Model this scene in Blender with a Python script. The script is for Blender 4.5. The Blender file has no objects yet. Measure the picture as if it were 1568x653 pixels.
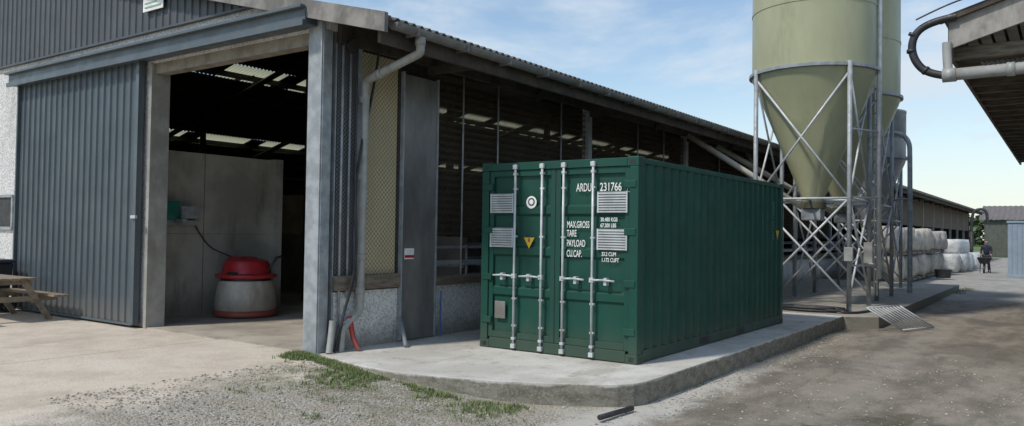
import bpy, bmesh, math, random
from mathutils import Vector, Matrix, noise as mn
random.seed(7)
S=bpy.context.scene
COL=S.collection
# ------------------------------------------------------------------ node helpers
def nd(nt,t,**kw):
    n=nt.nodes.new(t)
    for k,v in kw.items():
        setattr(n,k,v)
    return n
def lk(nt,a,b): nt.links.new(a,b)
def setin(nt,sock,v):
    if hasattr(v,'links') or isinstance(v,bpy.types.NodeSocket): nt.links.new(v,sock)
    else: sock.default_value=v
def c4(c): return (c[0],c[1],c[2],1.0)
def noise(nt,vec,scale,detail=4,rough=.55,dist=0):
    n=nd(nt,'ShaderNodeTexNoise'); lk(nt,vec,n.inputs['Vector'])
    n.inputs['Scale'].default_value=scale; n.inputs['Detail'].default_value=detail
    n.inputs['Roughness'].default_value=rough; n.inputs['Distortion'].default_value=dist
    return n.outputs['Fac']
def mapr(nt,v,a,b,c=0.,d=1.,smooth=True):
    n=nd(nt,'ShaderNodeMapRange'); n.clamp=True
    if smooth: n.interpolation_type='SMOOTHSTEP'
    setin(nt,n.inputs[0],v)
    for i,x in enumerate((a,b,c,d)): setin(nt,n.inputs[i+1],x)
    return n.outputs[0]
def math_(nt,op,a,b=None,clamp=False):
    n=nd(nt,'ShaderNodeMath',operation=op); n.use_clamp=clamp
    setin(nt,n.inputs[0],a)
    if b is not None: setin(nt,n.inputs[1],b)
    return n.outputs[0]
def mix(nt,f,a,b,mode='MIX'):
    n=nd(nt,'ShaderNodeMix',data_type='RGBA',blend_type=mode)
    setin(nt,n.inputs[0],f)
    setin(nt,n.inputs[6],c4(a) if isinstance(a,tuple) else a)
    setin(nt,n.inputs[7],c4(b) if isinstance(b,tuple) else b)
    return n.outputs[2]
def coords(nt,scale=(1,1,1)):
    tc=nd(nt,'ShaderNodeTexCoord'); mp=nd(nt,'ShaderNodeMapping')
    lk(nt,tc.outputs['Object'],mp.inputs['Vector']); mp.inputs['Scale'].default_value=scale
    return mp.outputs[0]
def newmat(name):
    m=bpy.data.materials.new(name); m.use_nodes=True
    nt=m.node_tree; b=nt.nodes['Principled BSDF']
    return m,nt,b
def bump(nt,b,h,strength=.3,dist=.01):
    n=nd(nt,'ShaderNodeBump'); n.inputs['Strength'].default_value=strength; n.inputs['Distance'].default_value=dist
    lk(nt,h,n.inputs['Height']); lk(nt,n.outputs[0],b.inputs['Normal'])
MATS={}
def mat(name,c1,c2=None,scale=3.,rough=.6,metal=0.,bs=.15,bscale=40,stretch=(1,1,1),dirt=None,dirtamt=.4,spec=None,bdist=.006,foot=None):
    if name in MATS: return MATS[name]
    m,nt,b=newmat(name)
    if c2 is None: c2=tuple(x*.75 for x in c1)
    v=coords(nt,stretch)
    f=mapr(nt,noise(nt,v,scale,5,.6),.35,.65)
    col=mix(nt,f,c1,c2)
    if dirt is not None:
        v2=coords(nt,(1.,1.,.25)); g=mapr(nt,noise(nt,v2,2.2,6,.7),.5,.75,0,dirtamt)
        col=mix(nt,g,col,dirt)
    if foot is not None:   # mud splash gathered low down on the object (z range in metres)
        s=nd(nt,'ShaderNodeSeparateXYZ'); lk(nt,coords(nt),s.inputs[0])
        zz=math_(nt,'ADD',s.outputs[2],math_(nt,'MULTIPLY',noise(nt,coords(nt,(1,1,.5)),5,5,.7),-foot[1]*.8))
        col=mix(nt,mapr(nt,zz,foot[0]+foot[1]*.6,foot[0]-foot[1]*.3,0,foot[2]),col,foot[3])
    lk(nt,col,b.inputs['Base Color'])
    r=mapr(nt,noise(nt,v,scale*2.5,4),.3,.7,max(rough-.1,.05),min(rough+.12,1))
    lk(nt,r,b.inputs['Roughness'])
    b.inputs['Metallic'].default_value=metal
    if spec is not None: b.inputs['Specular IOR Level'].default_value=spec
    if bs>0: bump(nt,b,noise(nt,coords(nt),bscale,4),bs,bdist)
    MATS[name]=m
    return m
galv=mat('galvanised_steel',(.36,.385,.40),(.25,.27,.28),6,.5,.15,.08,60,dirt=(.2,.18,.15),dirtamt=.3)
galvw=mat('bright_galvanised',(.55,.57,.57),(.42,.44,.45),6,.45,.1,.05)
white=mat('white_paint',(.78,.78,.76),(.66,.66,.63),8,.5)
black=mat('black_rubber',(.018,.018,.02),(.03,.03,.032),8,.5)
dark=mat('dark_steel',(.04,.04,.042),(.025,.025,.025),4,.6)
red=mat('red_plastic',(.42,.02,.03),(.33,.015,.02),5,.4,dirt=(.25,.06,.05),dirtamt=.5,foot=(.2,.35,.6,(.18,.10,.07)))
MUD=(.10,.095,.07)
green=mat('container_green_paint',(.0060,.054,.037),(.009,.066,.046),1.2,.45,0,.06,18,dirt=(.024,.066,.052),dirtamt=.45,spec=.3,foot=(.2,.5,.4,MUD))
greend=mat('container_green_dark',(.004,.04,.025),(.004,.03,.02),2,.5)
timber=mat('weathered_timber',(.20,.165,.125),(.11,.09,.068),4,.85,0,.4,30,(1,1,6))
timberdk=mat('timber_dark',(.075,.06,.047),(.04,.032,.026),4,.85,0,.4,30)
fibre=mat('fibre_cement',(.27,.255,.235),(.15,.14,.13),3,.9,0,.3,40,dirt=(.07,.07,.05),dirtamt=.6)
fibrein=mat('fibre_cement_shaded',(.05,.045,.04),(.03,.028,.025),2,.9,0,.2,20)  # dark copy of fibre cement, the barn's inner shade put into its colour
pvc=mat('grey_pvc',(.36,.36,.34),(.28,.28,.26),4,.5,0,.03,20,dirt=(.13,.12,.08),dirtamt=.6)
anth=mat('anthracite_cladding',(.085,.093,.10),(.07,.078,.086),1.2,.5,0,.02,20,spec=.3,dirt=(.12,.125,.125),dirtamt=.3)
doorm=mat('slate_blue_sheet',(.070,.090,.103),(.057,.075,.088),1.0,.45,0,.03,20,dirt=(.12,.13,.13),dirtamt=.4,foot=(.2,.6,.5,(.16,.145,.12)))
railm=mat('slate_blue_flashing',(.085,.105,.118),(.07,.089,.10),2,.42,0,.02,dirt=(.13,.14,.14),dirtamt=.3)
plate=mat('brushed_steel_plate',(.235,.232,.225),(.13,.128,.122),1.3,.42,.3,.05,20,(1,1,.45),dirt=(.08,.075,.065),dirtamt=.6)
lampw=mat('wood_bench',(.27,.215,.155),(.15,.12,.085),5,.8,0,.4,40)
grp=mat('olive_grp',(.385,.385,.235),(.335,.338,.208),1.0,.42,0,.03,12,(1,1,.4),dirt=(.235,.235,.14),dirtamt=.55)
intc=mat('interior_concrete',(.42,.41,.37),(.27,.26,.23),1.0,.85,0,.4,18,dirt=(.14,.13,.105),dirtamt=.85,foot=(.2,.6,.6,(.13,.115,.09)))
intd=mat('interior_shade',(.04,.036,.032),(.025,.023,.02),2,.9)  # interior shade painted in as a near-black base colour
bagm=mat('woven_bag',(.50,.47,.41),(.34,.31,.26),3,.8,0,.5,12,bdist=.03)
bagw=mat('white_film',(.62,.63,.62),(.45,.46,.45),4,.5,0,.5,10,bdist=.03)
def pebble(name,c1,c2):
    m,nt,b=newmat(name); v=coords(nt)
    vo=nd(nt,'ShaderNodeTexVoronoi'); lk(nt,v,vo.inputs['Vector']); vo.inputs['Scale'].default_value=48
    sx=nd(nt,'ShaderNodeSeparateColor'); lk(nt,vo.outputs['Color'],sx.inputs[0])
    f=mapr(nt,sx.outputs[0],.35,.95)
    col=mix(nt,f,c1,c2)
    col=mix(nt,mapr(nt,noise(nt,coords(nt,(1,1,.3)),1.5,5,.7),.45,.75,0,.4),col,(.27,.26,.23))
    s=nd(nt,'ShaderNodeSeparateXYZ'); lk(nt,v,s.inputs[0])
    zz=math_(nt,'ADD',s.outputs[2],math_(nt,'MULTIPLY',noise(nt,v,4,5,.7),-.5))
    col=mix(nt,mapr(nt,zz,.35,-.05,0,.7),col,(.16,.14,.11))
    lk(nt,col,b.inputs['Base Color']); b.inputs['Roughness'].default_value=.9
    bump(nt,b,vo.outputs['Distance'],.6,.01); return m
pebw=pebble('pebbledash_render',(.66,.66,.64),(.38,.38,.37))
def perf(name,ca,cb,k):
    m,nt,b=newmat(name); v=coords(nt)
    s=nd(nt,'ShaderNodeSeparateXYZ'); lk(nt,v,s.inputs[0])
    a=math_(nt,'SINE',math_(nt,'MULTIPLY',math_(nt,'ADD',s.outputs[1],s.outputs[0]),k))
    c=math_(nt,'SINE',math_(nt,'MULTIPLY',s.outputs[2],k))
    f=mapr(nt,math_(nt,'MULTIPLY',a,c),-.2,.4)
    col=mix(nt,f,ca,cb)
    col=mix(nt,mapr(nt,noise(nt,coords(nt,(1,1,.4)),1.6,5),.42,.7,0,.6),col,tuple(x*.6 for x in ca))
    lk(nt,col,b.inputs['Base Color']); b.inputs['Roughness'].default_value=.7
    bump(nt,b,f,.5,.008)
    return m
tanm=perf('tan_woven_panel',(.50,.43,.275),(.25,.205,.115),2*math.pi/.07)
perfd=perf('perforated_sheet',(.15,.155,.16),(.035,.035,.036),2*math.pi/.06)
def meshcloth():
    m,nt,b=newmat('windbreak_mesh'); v=coords(nt)
    s=nd(nt,'ShaderNodeSeparateXYZ'); lk(nt,v,s.inputs[0])
    c=math_(nt,'SINE',math_(nt,'MULTIPLY',s.outputs[2],2*math.pi/.11))
    f=mapr(nt,c,-.5,.8,.28,.56)
    f=math_(nt,'ADD',f,mapr(nt,noise(nt,v,1.2,4),.4,.7,0,.2))
    b.inputs['Base Color'].default_value=(.075,.06,.044,1); b.inputs['Roughness'].default_value=.95
    b.inputs['Specular IOR Level'].default_value=0
    lk(nt,f,b.inputs['Alpha']); return m
cloth=meshcloth()
def rooflight():
    m,nt,b=newmat('translucent_rooflight')
    tr=nd(nt,'ShaderNodeBsdfTranslucent'); tr.inputs[0].default_value=(.66,.64,.50,1)
    tp=nd(nt,'ShaderNodeBsdfTransparent'); tp.inputs[0].default_value=(.6,.61,.54,1)
    ms=nd(nt,'ShaderNodeMixShader'); ms.inputs[0].default_value=.25
    lk(nt,tr.outputs[0],ms.inputs[1]); lk(nt,tp.outputs[0],ms.inputs[2])
    lk(nt,ms.outputs[0],nt.nodes['Material Output'].inputs[0]); return m
rl=rooflight()
def concrete_slab():
    m,nt,b=newmat('slab_concrete'); v=coords(nt)
    s=nd(nt,'ShaderNodeSeparateXYZ'); lk(nt,v,s.inputs[0])
    f=mapr(nt,noise(nt,v,.9,7,.65),.35,.65)
    col=mix(nt,f,(.62,.60,.55),(.46,.44,.39))
    col=mix(nt,mapr(nt,noise(nt,v,30,4),.4,.75,0,.35),col,(.33,.315,.275))
    col=mix(nt,mapr(nt,noise(nt,coords(nt,(1,.4,1)),1.9,6,.72),.50,.66,0,.6),col,(.33,.295,.235))
    # weathered kerb face, darker below the slab's top edge
    e=math_(nt,'ADD',s.outputs[2],math_(nt,'MULTIPLY',math_(nt,'SUBTRACT',noise(nt,v,4,5,.7),.5),.12))
    face=mix(nt,mapr(nt,noise(nt,coords(nt,(1,1,2)),5,6,.7),.35,.65),(.25,.23,.185),(.13,.12,.092))
    face=mix(nt,mapr(nt,noise(nt,v,40,4),.5,.7,0,.7),face,(.34,.315,.265))
    col=mix(nt,mapr(nt,e,.195,.165),col,face)
    col=mix(nt,mapr(nt,s.outputs[1],17.1,17.4,0,.7),col,(.24,.22,.18))
    lk(nt,col,b.inputs['Base Color']); b.inputs['Roughness'].default_value=.85
    bump(nt,b,noise(nt,v,45,6,.7),.5,.012); return m
slabm=concrete_slab()
# ------------------------------------------------------------------ mesh helpers
def empty(name,loc):
    e=bpy.data.objects.new(name,None); e.empty_display_size=.3; e.location=loc; COL.objects.link(e); return e
def finish(name,me,m,parent=None,smooth=False,bevel=0):
    if m is not None and not me.materials: me.materials.append(m)
    if smooth:
        for p in me.polygons: p.use_smooth=True
    ob=bpy.data.objects.new(name,me); COL.objects.link(ob)
    if bevel:
        md=ob.modifiers.new('b','BEVEL'); md.width=bevel; md.segments=2; md.limit_method='ANGLE'
    if parent is not None:
        ob.parent=parent; ob.matrix_parent_inverse=Matrix.Translation(-Vector(parent.location))
    return ob
def box(name,lo,hi,m,parent=None,bevel=0,rot=None):
    bm=bmesh.new(); bmesh.ops.create_cube(bm,size=1)
    c=[(a+b)/2 for a,b in zip(lo,hi)]; s=[abs(b-a) for a,b in zip(lo,hi)]
    M=Matrix.Translation(c)
    if rot is not None: M=M@rot
    M=M@Matrix.Diagonal((*s,1))
    bm.transform(M); me=bpy.data.meshes.new(name); bm.to_mesh(me); bm.free()
    return finish(name,me,m,parent,bevel=bevel)
def boxes(name,lst,m,parent=None,bevel=0):
    bm=bmesh.new()
    for lo,hi in lst:
        r=bmesh.ops.create_cube(bm,size=1)
        c=[(a+b)/2 for a,b in zip(lo,hi)]; s=[abs(b-a) for a,b in zip(lo,hi)]
        bmesh.ops.transform(bm,matrix=Matrix.Translation(c)@Matrix.Diagonal((*s,1)),verts=r['verts'])
    me=bpy.data.meshes.new(name); bm.to_mesh(me); bm.free()
    return finish(name,me,m,parent,bevel=bevel)
def tubes(name,segs,r,m,parent=None,seg=10,smooth=True):
    bm=bmesh.new()
    for a,b in segs:
        a=Vector(a);b=Vector(b);d=b-a
        rr=bmesh.ops.create_cone(bm,segments=seg,radius1=r,radius2=r,depth=d.length,cap_ends=True)
        M=Matrix.Translation((a+b)/2)@d.to_track_quat('Z','Y').to_matrix().to_4x4()
        bmesh.ops.transform(bm,matrix=M,verts=rr['verts'])
    me=bpy.data.meshes.new(name); bm.to_mesh(me); bm.free()
    for p in me.polygons: p.use_smooth = smooth and len(p.vertices)==4
    return finish(name,me,m,parent)
def hose(name,pts,r,m,parent=None,kind='NURBS'):
    cu=bpy.data.curves.new(name,'CURVE'); cu.dimensions='3D'; cu.bevel_depth=r; cu.bevel_resolution=4; cu.use_fill_caps=True
    sp=cu.splines.new(kind); sp.points.add(len(pts)-1)
    for p,q in zip(sp.points,pts): p.co=(*q,1)
    if kind=='NURBS': sp.use_endpoint_u=True; sp.order_u=3; sp.resolution_u=8
    cu.materials.append(m)
    ob=bpy.data.objects.new(name,cu); COL.objects.link(ob)
    if parent is not None:
        ob.parent=parent; ob.matrix_parent_inverse=Matrix.Translation(-Vector(parent.location))
    return ob
def bent(pts,r=.12):
    P=[Vector(p) for p in pts]; out=[P[0]]
    for i in range(1,len(P)-1):
        a=(P[i-1]-P[i]); b=(P[i+1]-P[i]); k=min(r,a.length*.45,b.length*.45)
        out+= [P[i]+a.normalized()*k*1.01,P[i]+a.normalized()*k,P[i],P[i]+b.normalized()*k,P[i]+b.normalized()*k*1.01]
    out.append(P[-1]); return [tuple(p) for p in out]
def lathe(name,c,prof,m,parent=None,seg=64,smooth=True):
    vs=[];fs=[]
    for r,z in prof:
        for i in range(seg):
            a=2*math.pi*i/seg; vs.append((c[0]+r*math.cos(a),c[1]+r*math.sin(a),c[2]+z))
    for j in range(len(prof)-1):
        for i in range(seg):
            k=(i+1)%seg; fs.append((j*seg+i,j*seg+k,(j+1)*seg+k,(j+1)*seg+i))
    me=bpy.data.meshes.new(name); me.from_pydata(vs,[],fs); me.update()
    ob=finish(name,me,m,parent,smooth)
    if smooth:
        md=ob.modifiers.new('e','EDGE_SPLIT'); md.split_angle=math.radians(28)
    return ob
def prism(name,outline,z0,z1,m,parent=None,bevel=0):
    bm=bmesh.new(); vs=[bm.verts.new((x,y,z0)) for x,y in outline]
    f=bm.faces.new(vs); r=bmesh.ops.extrude_face_region(bm,geom=[f])
    for v in r['geom']:
        if isinstance(v,bmesh.types.BMVert): v.co.z=z1
    bmesh.ops.recalc_face_normals(bm,faces=bm.faces)
    me=bpy.data.meshes.new(name); bm.to_mesh(me); bm.free()
    return finish(name,me,m,parent,bevel=bevel)
def profile_pts(L,pitch,depth,kind):
    pts=[]; n=int(round(L/pitch)); pitch=L/n
    for i in range(n):
        s=i*pitch
        if kind=='trap': pts+=[(s,0),(s+.28*pitch,0),(s+.5*pitch,-depth),(s+.78*pitch,-depth)]
        elif kind=='rib': pts+=[(s,0),(s+.70*pitch,0),(s+.78*pitch,depth),(s+.92*pitch,depth)]
        else:
            for k in range(6): pts.append((s+k*pitch/6,depth*.5*math.sin(2*math.pi*k/6)))
    pts.append((L,0)); return pts
def corr(name,o,a,b,n,L,H,pitch,depth,kind,m,parent=None,smooth=False,thick=0):
    o=Vector(o);a=Vector(a);b=Vector(b);n=Vector(n)
    pts=profile_pts(L,pitch,depth,kind); vs=[];fs=[]
    for s,dn in pts:
        h=H(s) if callable(H) else H
        vs.append(o+a*s+n*dn); vs.append(o+a*s+n*dn+b*h)
    for i in range(len(pts)-1): fs.append((2*i,2*i+2,2*i+3,2*i+1))
    me=bpy.data.meshes.new(name); me.from_pydata(vs,[],fs); me.update()
    ob=finish(name,me,m,parent,smooth)
    if thick:
        md=ob.modifiers.new('s','SOLIDIFY'); md.thickness=thick; md.offset=0
    return ob
def text(name,s,loc,size,m,parent,rotz=0,ry=0,sx=1.,align='LEFT'):
    cu=bpy.data.curves.new(name,'FONT'); cu.body=s; cu.size=size; cu.extrude=.001; cu.align_x=align; cu.offset=.0012
    cu.materials.append(m)
    ob=bpy.data.objects.new(name,cu); COL.objects.link(ob)
    ob.matrix_basis=Matrix.Translation(loc)@Matrix.Rotation(rotz,4,'Z')@Matrix.Rotation(math.radians(90),4,'X')@Matrix.Rotation(ry,4,'Z')@Matrix.Diagonal((sx,1,1,1))
    ob.parent=parent; ob.matrix_parent_inverse=Matrix.Translation(-Vector(parent.location)); return ob
# ------------------------------------------------------------------ GROUND
def axis(dense_lo,dense_hi,step,lo,hi):
    a=[]; x=dense_lo
    while x<dense_hi: a.append(x); x+=step
    a.append(dense_hi)
    st=step*2; x=dense_hi
    while x<hi: x+=st; st*=1.35; a.append(min(x,hi))
    st=step*2; x=dense_lo; l=[]
    while x>lo: x-=st; st*=1.35; l.append(max(x,lo))
    return l[::-1]+a
def sstep(a,b,x):
    t=max(0,min(1,(x-a)/(b-a))); return t*t*(3-2*t)
def gz(x,y):
    lowd=-.04*sstep(-9,-6,x)*sstep(30,20,y) if y>-20 else 0
    z=lowd+(.185-lowd)*sstep(-4.3,-7.2,x) if y<8.5 else (.185 if x<-8.0 else lowd)
    if -13<x<6 and -5<y<30:
        p=Vector((x,y,0)); amp=.02 if x>-7.4 else .006
        z+=amp*(mn.noise(p*.8)+.5*mn.noise(p*2.5))-amp*.6
    if x<-3.9 and y>7.9: z=min(z,-.06)
    return z
xs=axis(-12,3,.13,-1500,1500); ys=axis(2.5,17,.13,-1500,1500)
vs=[(x,y,gz(x,y)) for y in ys for x in xs]; nx=len(xs)
fs=[(j*nx+i,j*nx+i+1,(j+1)*nx+i+1,(j+1)*nx+i) for j in range(len(ys)-1) for i in range(nx-1)]
me=bpy.data.meshes.new('ground'); me.from_pydata(vs,[],fs)
gm,nt,b=newmat('ground_surface'); v=coords(nt)
s=nd(nt,'ShaderNodeSeparateXYZ'); lk(nt,v,s.inputs[0]); X=s.outputs[0]; Y=s.outputs[1]
n_big=noise(nt,v,.45,6,.6); n_mid=noise(nt,v,2.2,6,.65); n_fine=noise(nt,v,25,5,.7); n_str=noise(nt,coords(nt,(1.5,.5,1)),1.1,8,.72)
n_grit=noise(nt,v,85,4,.7)
jit=math_(nt,'MULTIPLY',math_(nt,'SUBTRACT',n_mid,.5),2.6)
Xj=math_(nt,'ADD',X,jit); Yj=math_(nt,'ADD',Y,jit)
dirt=mix(nt,mapr(nt,n_str,.38,.62),(.27,.235,.185),(.145,.125,.097))
dirt=mix(nt,mapr(nt,n_big,.5,.60,0,.65),dirt,(.115,.10,.077))
# two compacted, paler wheel tracks running along the yard
wx=math_(nt,'ADD',X,math_(nt,'MULTIPLY',math_(nt,'SUBTRACT',n_big,.5),1.2))
t1=mapr(nt,math_(nt,'ABSOLUTE',math_(nt,'ADD',wx,.2)),.5,.1); t2=mapr(nt,math_(nt,'ABSOLUTE',math_(nt,'ADD',wx,2.2)),.5,.1)
tt=math_(nt,'MULTIPLY',math_(nt,'MAXIMUM',t1,t2),mapr(nt,n_mid,.35,.6,0,.6))
dirt=mix(nt,tt,dirt,(.315,.285,.24))
dirt=mix(nt,mapr(nt,n_fine,.5,.75,0,.7),dirt,(.34,.31,.26))
dirt=mix(nt,mapr(nt,n_grit,.52,.66,0,.75),dirt,(.085,.075,.06))
dirt=mix(nt,mapr(nt,noise(nt,v,60,2),.66,.72,0,.8),dirt,(.44,.41,.36))
vo=nd(nt,'ShaderNodeTexVoronoi'); lk(nt,v,vo.inputs['Vector']); vo.inputs['Scale'].default_value=40
sc=nd(nt,'ShaderNodeSeparateColor'); lk(nt,vo.outputs['Color'],sc.inputs[0])
grav=mix(nt,mapr(nt,sc.outputs[0],0,1,smooth=False),(.22,.20,.165),(.43,.40,.345))
grav=mix(nt,mapr(nt,n_mid,.42,.66,0,.8),grav,(.31,.27,.20))
grav=mix(nt,mapr(nt,n_big,.5,.65,0,.5),grav,(.40,.355,.28))
apr=mix(nt,mapr(nt,n_mid,.35,.7),(.60,.52,.42),(.49,.42,.335))
apr=mix(nt,mapr(nt,n_fine,.5,.75,0,.45),apr,(.38,.325,.255))
apr=mix(nt,mapr(nt,n_big,.5,.62,0,.45),apr,(.64,.58,.49))
apr=mix(nt,mapr(nt,noise(nt,coords(nt,(1,.35,1)),.9,7,.7),.55,.66,0,.5),apr,(.36,.30,.23))
apr=mix(nt,mapr(nt,n_grit,.56,.68,0,.5),apr,(.27,.23,.18))
jx=math_(nt,'ABSOLUTE',math_(nt,'SUBTRACT',math_(nt,'MODULO',math_(nt,'ADD',X,math_(nt,'MULTIPLY',n_mid,.06)),4.1),-2.))
apr=mix(nt,mapr(nt,jx,.025,.0,0,.6),apr,(.16,.13,.10))
road=mix(nt,mapr(nt,n_str,.35,.65),(.36,.345,.315),(.27,.255,.228))
road=mix(nt,mapr(nt,n_big,.5,.7,0,.5),road,(.20,.19,.165))
road=mix(nt,mapr(nt,n_fine,.55,.75,0,.5),road,(.42,.40,.37))
fld=mix(nt,mapr(nt,noise(nt,v,.05,4),.4,.6),(.07,.12,.03),(.14,.17,.035))
col=dirt
# pale cement washed out along the foot of the kerb
k1=math_(nt,'MULTIPLY',mapr(nt,math_(nt,'ADD',X,math_(nt,'MULTIPLY',jit,.35)),-3.2,-3.6),mapr(nt,Yj,14.,8.5))
k1=math_(nt,'MULTIPLY',k1,mapr(nt,math_(nt,'ADD',Y,math_(nt,'MULTIPLY',jit,.5)),6.2,6.7))
col=mix(nt,math_(nt,'MULTIPLY',k1,.85),col,(.50,.48,.43))
mo=mapr(nt,noise(nt,v,1.1,7,.72),.50,.60,0,.9)
mo=math_(nt,'MULTIPLY',mo,mapr(nt,Y,11.,8.)); mo=math_(nt,'MULTIPLY',mo,mapr(nt,X,-2.9,-1.9))
col=mix(nt,mo,col,(.055,.055,.026))
mg=math_(nt,'MULTIPLY',mapr(nt,math_(nt,'ADD',X,math_(nt,'MULTIPLY',jit,.6)),-3.7,-4.5),mapr(nt,Yj,9,8.2))
col=mix(nt,mg,col,grav)
ma=mapr(nt,Xj,-6.6,-7.7); col=mix(nt,ma,col,apr)
gx=math_(nt,'ABSOLUTE',math_(nt,'SUBTRACT',X,-6.3)); gy=math_(nt,'ABSOLUTE',math_(nt,'SUBTRACT',Y,6.15))
mgr=math_(nt,'MULTIPLY',mapr(nt,gx,2.3,.9),mapr(nt,gy,1.1,.3)); mgr=math_(nt,'MULTIPLY',mgr,mapr(nt,noise(nt,v,3.5,6,.75),.42,.6))
col=mix(nt,math_(nt,'MULTIPLY',mgr,.6),col,(.155,.155,.08))
col=mix(nt,mapr(nt,math_(nt,'ADD',Y,math_(nt,'MULTIPLY',jit,.25)),26.5,27.2),col,road)
far=math_(nt,'MAXIMUM',mapr(nt,Y,92,96),math_(nt,'MAXIMUM',mapr(nt,X,30,33),math_(nt,'MAXIMUM',mapr(nt,X,-50,-53),mapr(nt,Y,-35,-38))))
col=mix(nt,far,col,fld)
lk(nt,col,b.inputs['Base Color']); b.inputs['Roughness'].default_value=.9
mgo=math_(nt,'MULTIPLY',mg,math_(nt,'SUBTRACT',1.0,ma))
hh=math_(nt,'ADD',math_(nt,'MULTIPLY',vo.outputs['Distance'],math_(nt,'MULTIPLY',mgo,-1.0)),math_(nt,'MULTIPLY',n_fine,.8))
hh=math_(nt,'ADD',hh,math_(nt,'MULTIPLY',n_mid,math_(nt,'SUBTRACT',1.8,math_(nt,'MULTIPLY',ma,1.5))))
bump(nt,b,hh,.7,.025)
finish('ground',me,gm,None,True)
# slabs
prism('concrete_slab',[(-8.02,7.0),(-7.6,6.85),(-7.0,6.70),(-6.4,6.66),(-5.7,6.78),(-5.1,6.97),(-4.6,7.2),(-4.2,7.44),(-3.97,7.62),(-3.86,7.78),(-3.81,8.0),(-3.8,8.4),(-3.8,17.2),(-8.02,17.2)],-.2,.2,slabm,bevel=.008)
prism('silo_base_slab',[(-8.02,17.22),(-3.75,17.22),(-3.2,17.6),(-3.2,32),(-8.02,32)],-.2,.19,slabm,bevel=.008)
# gravel
def scatter_stones():
    vs=[];fs=[]
    base=[(1,0,0),(-1,0,0),(0,1,0),(0,-1,0),(0,0,.7),(0,0,-.7)]
    F=[(0,2,4),(2,1,4),(1,3,4),(3,0,4),(2,0,5),(1,2,5),(3,1,5),(0,3,5)]
    n=0
    while n<8500:
        q=random.random()
        if q<.76: x=random.uniform(-7.9,-3.7); y=random.uniform(3.5,7.6)
        elif q<.86: x=random.uniform(-3.78,-3.3) ; y=random.uniform(7,16)
        else: x=random.uniform(-3.7,2); y=random.uniform(5,14)
        if q<.76:
            if x>-4.4 and random.random()<.6: continue
            if y>6.6 and x<-5.6: continue
            if y>6.7+(x+5.6)*.55 and x>=-5.6 and x<-3.8: continue
            if mn.noise(Vector((x*1.1,y*1.1,9)))<-.12 and random.random()<.7: continue
        r=random.choice([.005,.007,.009,.012,.015,.018])*random.uniform(.7,1.2); a=random.uniform(0,6.28)
        z=gz(x,y); o=len(vs)
        for p in base:
            w=Vector(p)*r*random.uniform(.7,1.2); w.rotate(Matrix.Rotation(a,3,'Z')); vs.append((x+w.x,y+w.y,z+w.z+r*.2))
        fs+= [(o+f[0],o+f[1],o+f[2]) for f in F]; n+=1
    me=bpy.data.meshes.new('gravel'); me.from_pydata(vs,[],fs)
    m,nt,b=newmat('gravel_stone'); g=nd(nt,'ShaderNodeNewGeometry')
    col=mix(nt,g.outputs['Random Per Island'],(.18,.16,.13),(.44,.41,.35)); lk(nt,col,b.inputs['Base Color']); b.inputs['Roughness'].default_value=.9
    finish('gravel',me,m)
scatter_stones()
def grass(name,centres,m,hmin=.015,hmax=.06):
    vs=[];fs=[]
    for (x,y,z,rad) in centres:
        for k in range(7):
            a=random.uniform(0,6.28); rr=random.uniform(0,rad); bx=x+rr*math.cos(a); by=y+rr*math.sin(a)
            h=random.uniform(hmin,hmax); w=random.uniform(.0025,.005); a2=random.uniform(0,6.28); ln=random.uniform(.1,1.)*h
            dx,dy=math.cos(a2),math.sin(a2); o=len(vs)
            vs+=[(bx-dy*w,by+dx*w,z),(bx+dy*w,by-dx*w,z),(bx+dx*ln*.4+dy*w*.7,by+dy*ln*.4-dx*w*.7,z+h*.6),(bx+dx*ln*.4-dy*w*.7,by+dy*ln*.4+dx*w*.7,z+h*.6),(bx+dx*ln,by+dy*ln,z+h)]
            fs+=[(o,o+1,o+2,o+3),(o+3,o+2,o+4)]
    me=bpy.data.meshes.new(name); me.from_pydata(vs,[],fs); finish(name,me,m)
gr,nt,b=newmat('grass_blade'); g=nd(nt,'ShaderNodeNewGeometry')
lk(nt,mix(nt,g.outputs['Random Per Island'],(.08,.14,.03),(.24,.26,.11)),b.inputs['Base Color']); b.inputs['Roughness'].default_value=.7
cs=[]
edge=[(-8.25,6.8),(-7.6,6.62),(-7.0,6.48),(-6.4,6.44),(-5.7,6.55),(-5.1,6.72),(-4.7,6.9)]
for i in range(4600):
    t=random.random()**1.5*(len(edge)-1.001); k=int(t); f=t-k
    ex=edge[k][0]*(1-f)+edge[k+1][0]*f; ey=edge[k][1]*(1-f)+edge[k+1][1]*f
    off=abs(random.gauss(0,.15 if t<2.0 else .5)); x=ex+random.gauss(0,.05); y=ey+.12-off
    nz=mn.noise(Vector((x*1.6,y*1.6,3)))+.45*mn.noise(Vector((x*6,y*6,1)))
    thr=-.45 if off<.16 and t<2.2 else (-.1 if off<.2 else .08)
    if nz<thr or random.random()<off*.5+.12*max(0,t-1.8): continue
    cs.append((x,y,gz(x,y)-.004,.045))
for i in range(420):  # sparse weeds in the gravel and by the kerb
    x=random.uniform(-7.4,-4.2); y=random.uniform(4.9,6.5)
    if mn.noise(Vector((x*2,y*2,7)))>.02: cs.append((x,y,gz(x,y)-.006,.06))
for i in range(60):
    y=random.uniform(8.5,17); 
    if mn.noise(Vector((0,y*1.3,4)))>.1: cs.append((-3.77,y,gz(-3.7,y)-.004,.03))
for i in range(110):
    x=random.gauss(-3.05,.12); y=random.uniform(29.5,33.5); cs.append((x,y,0,.15))
grass('grass',cs,gr)
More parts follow.
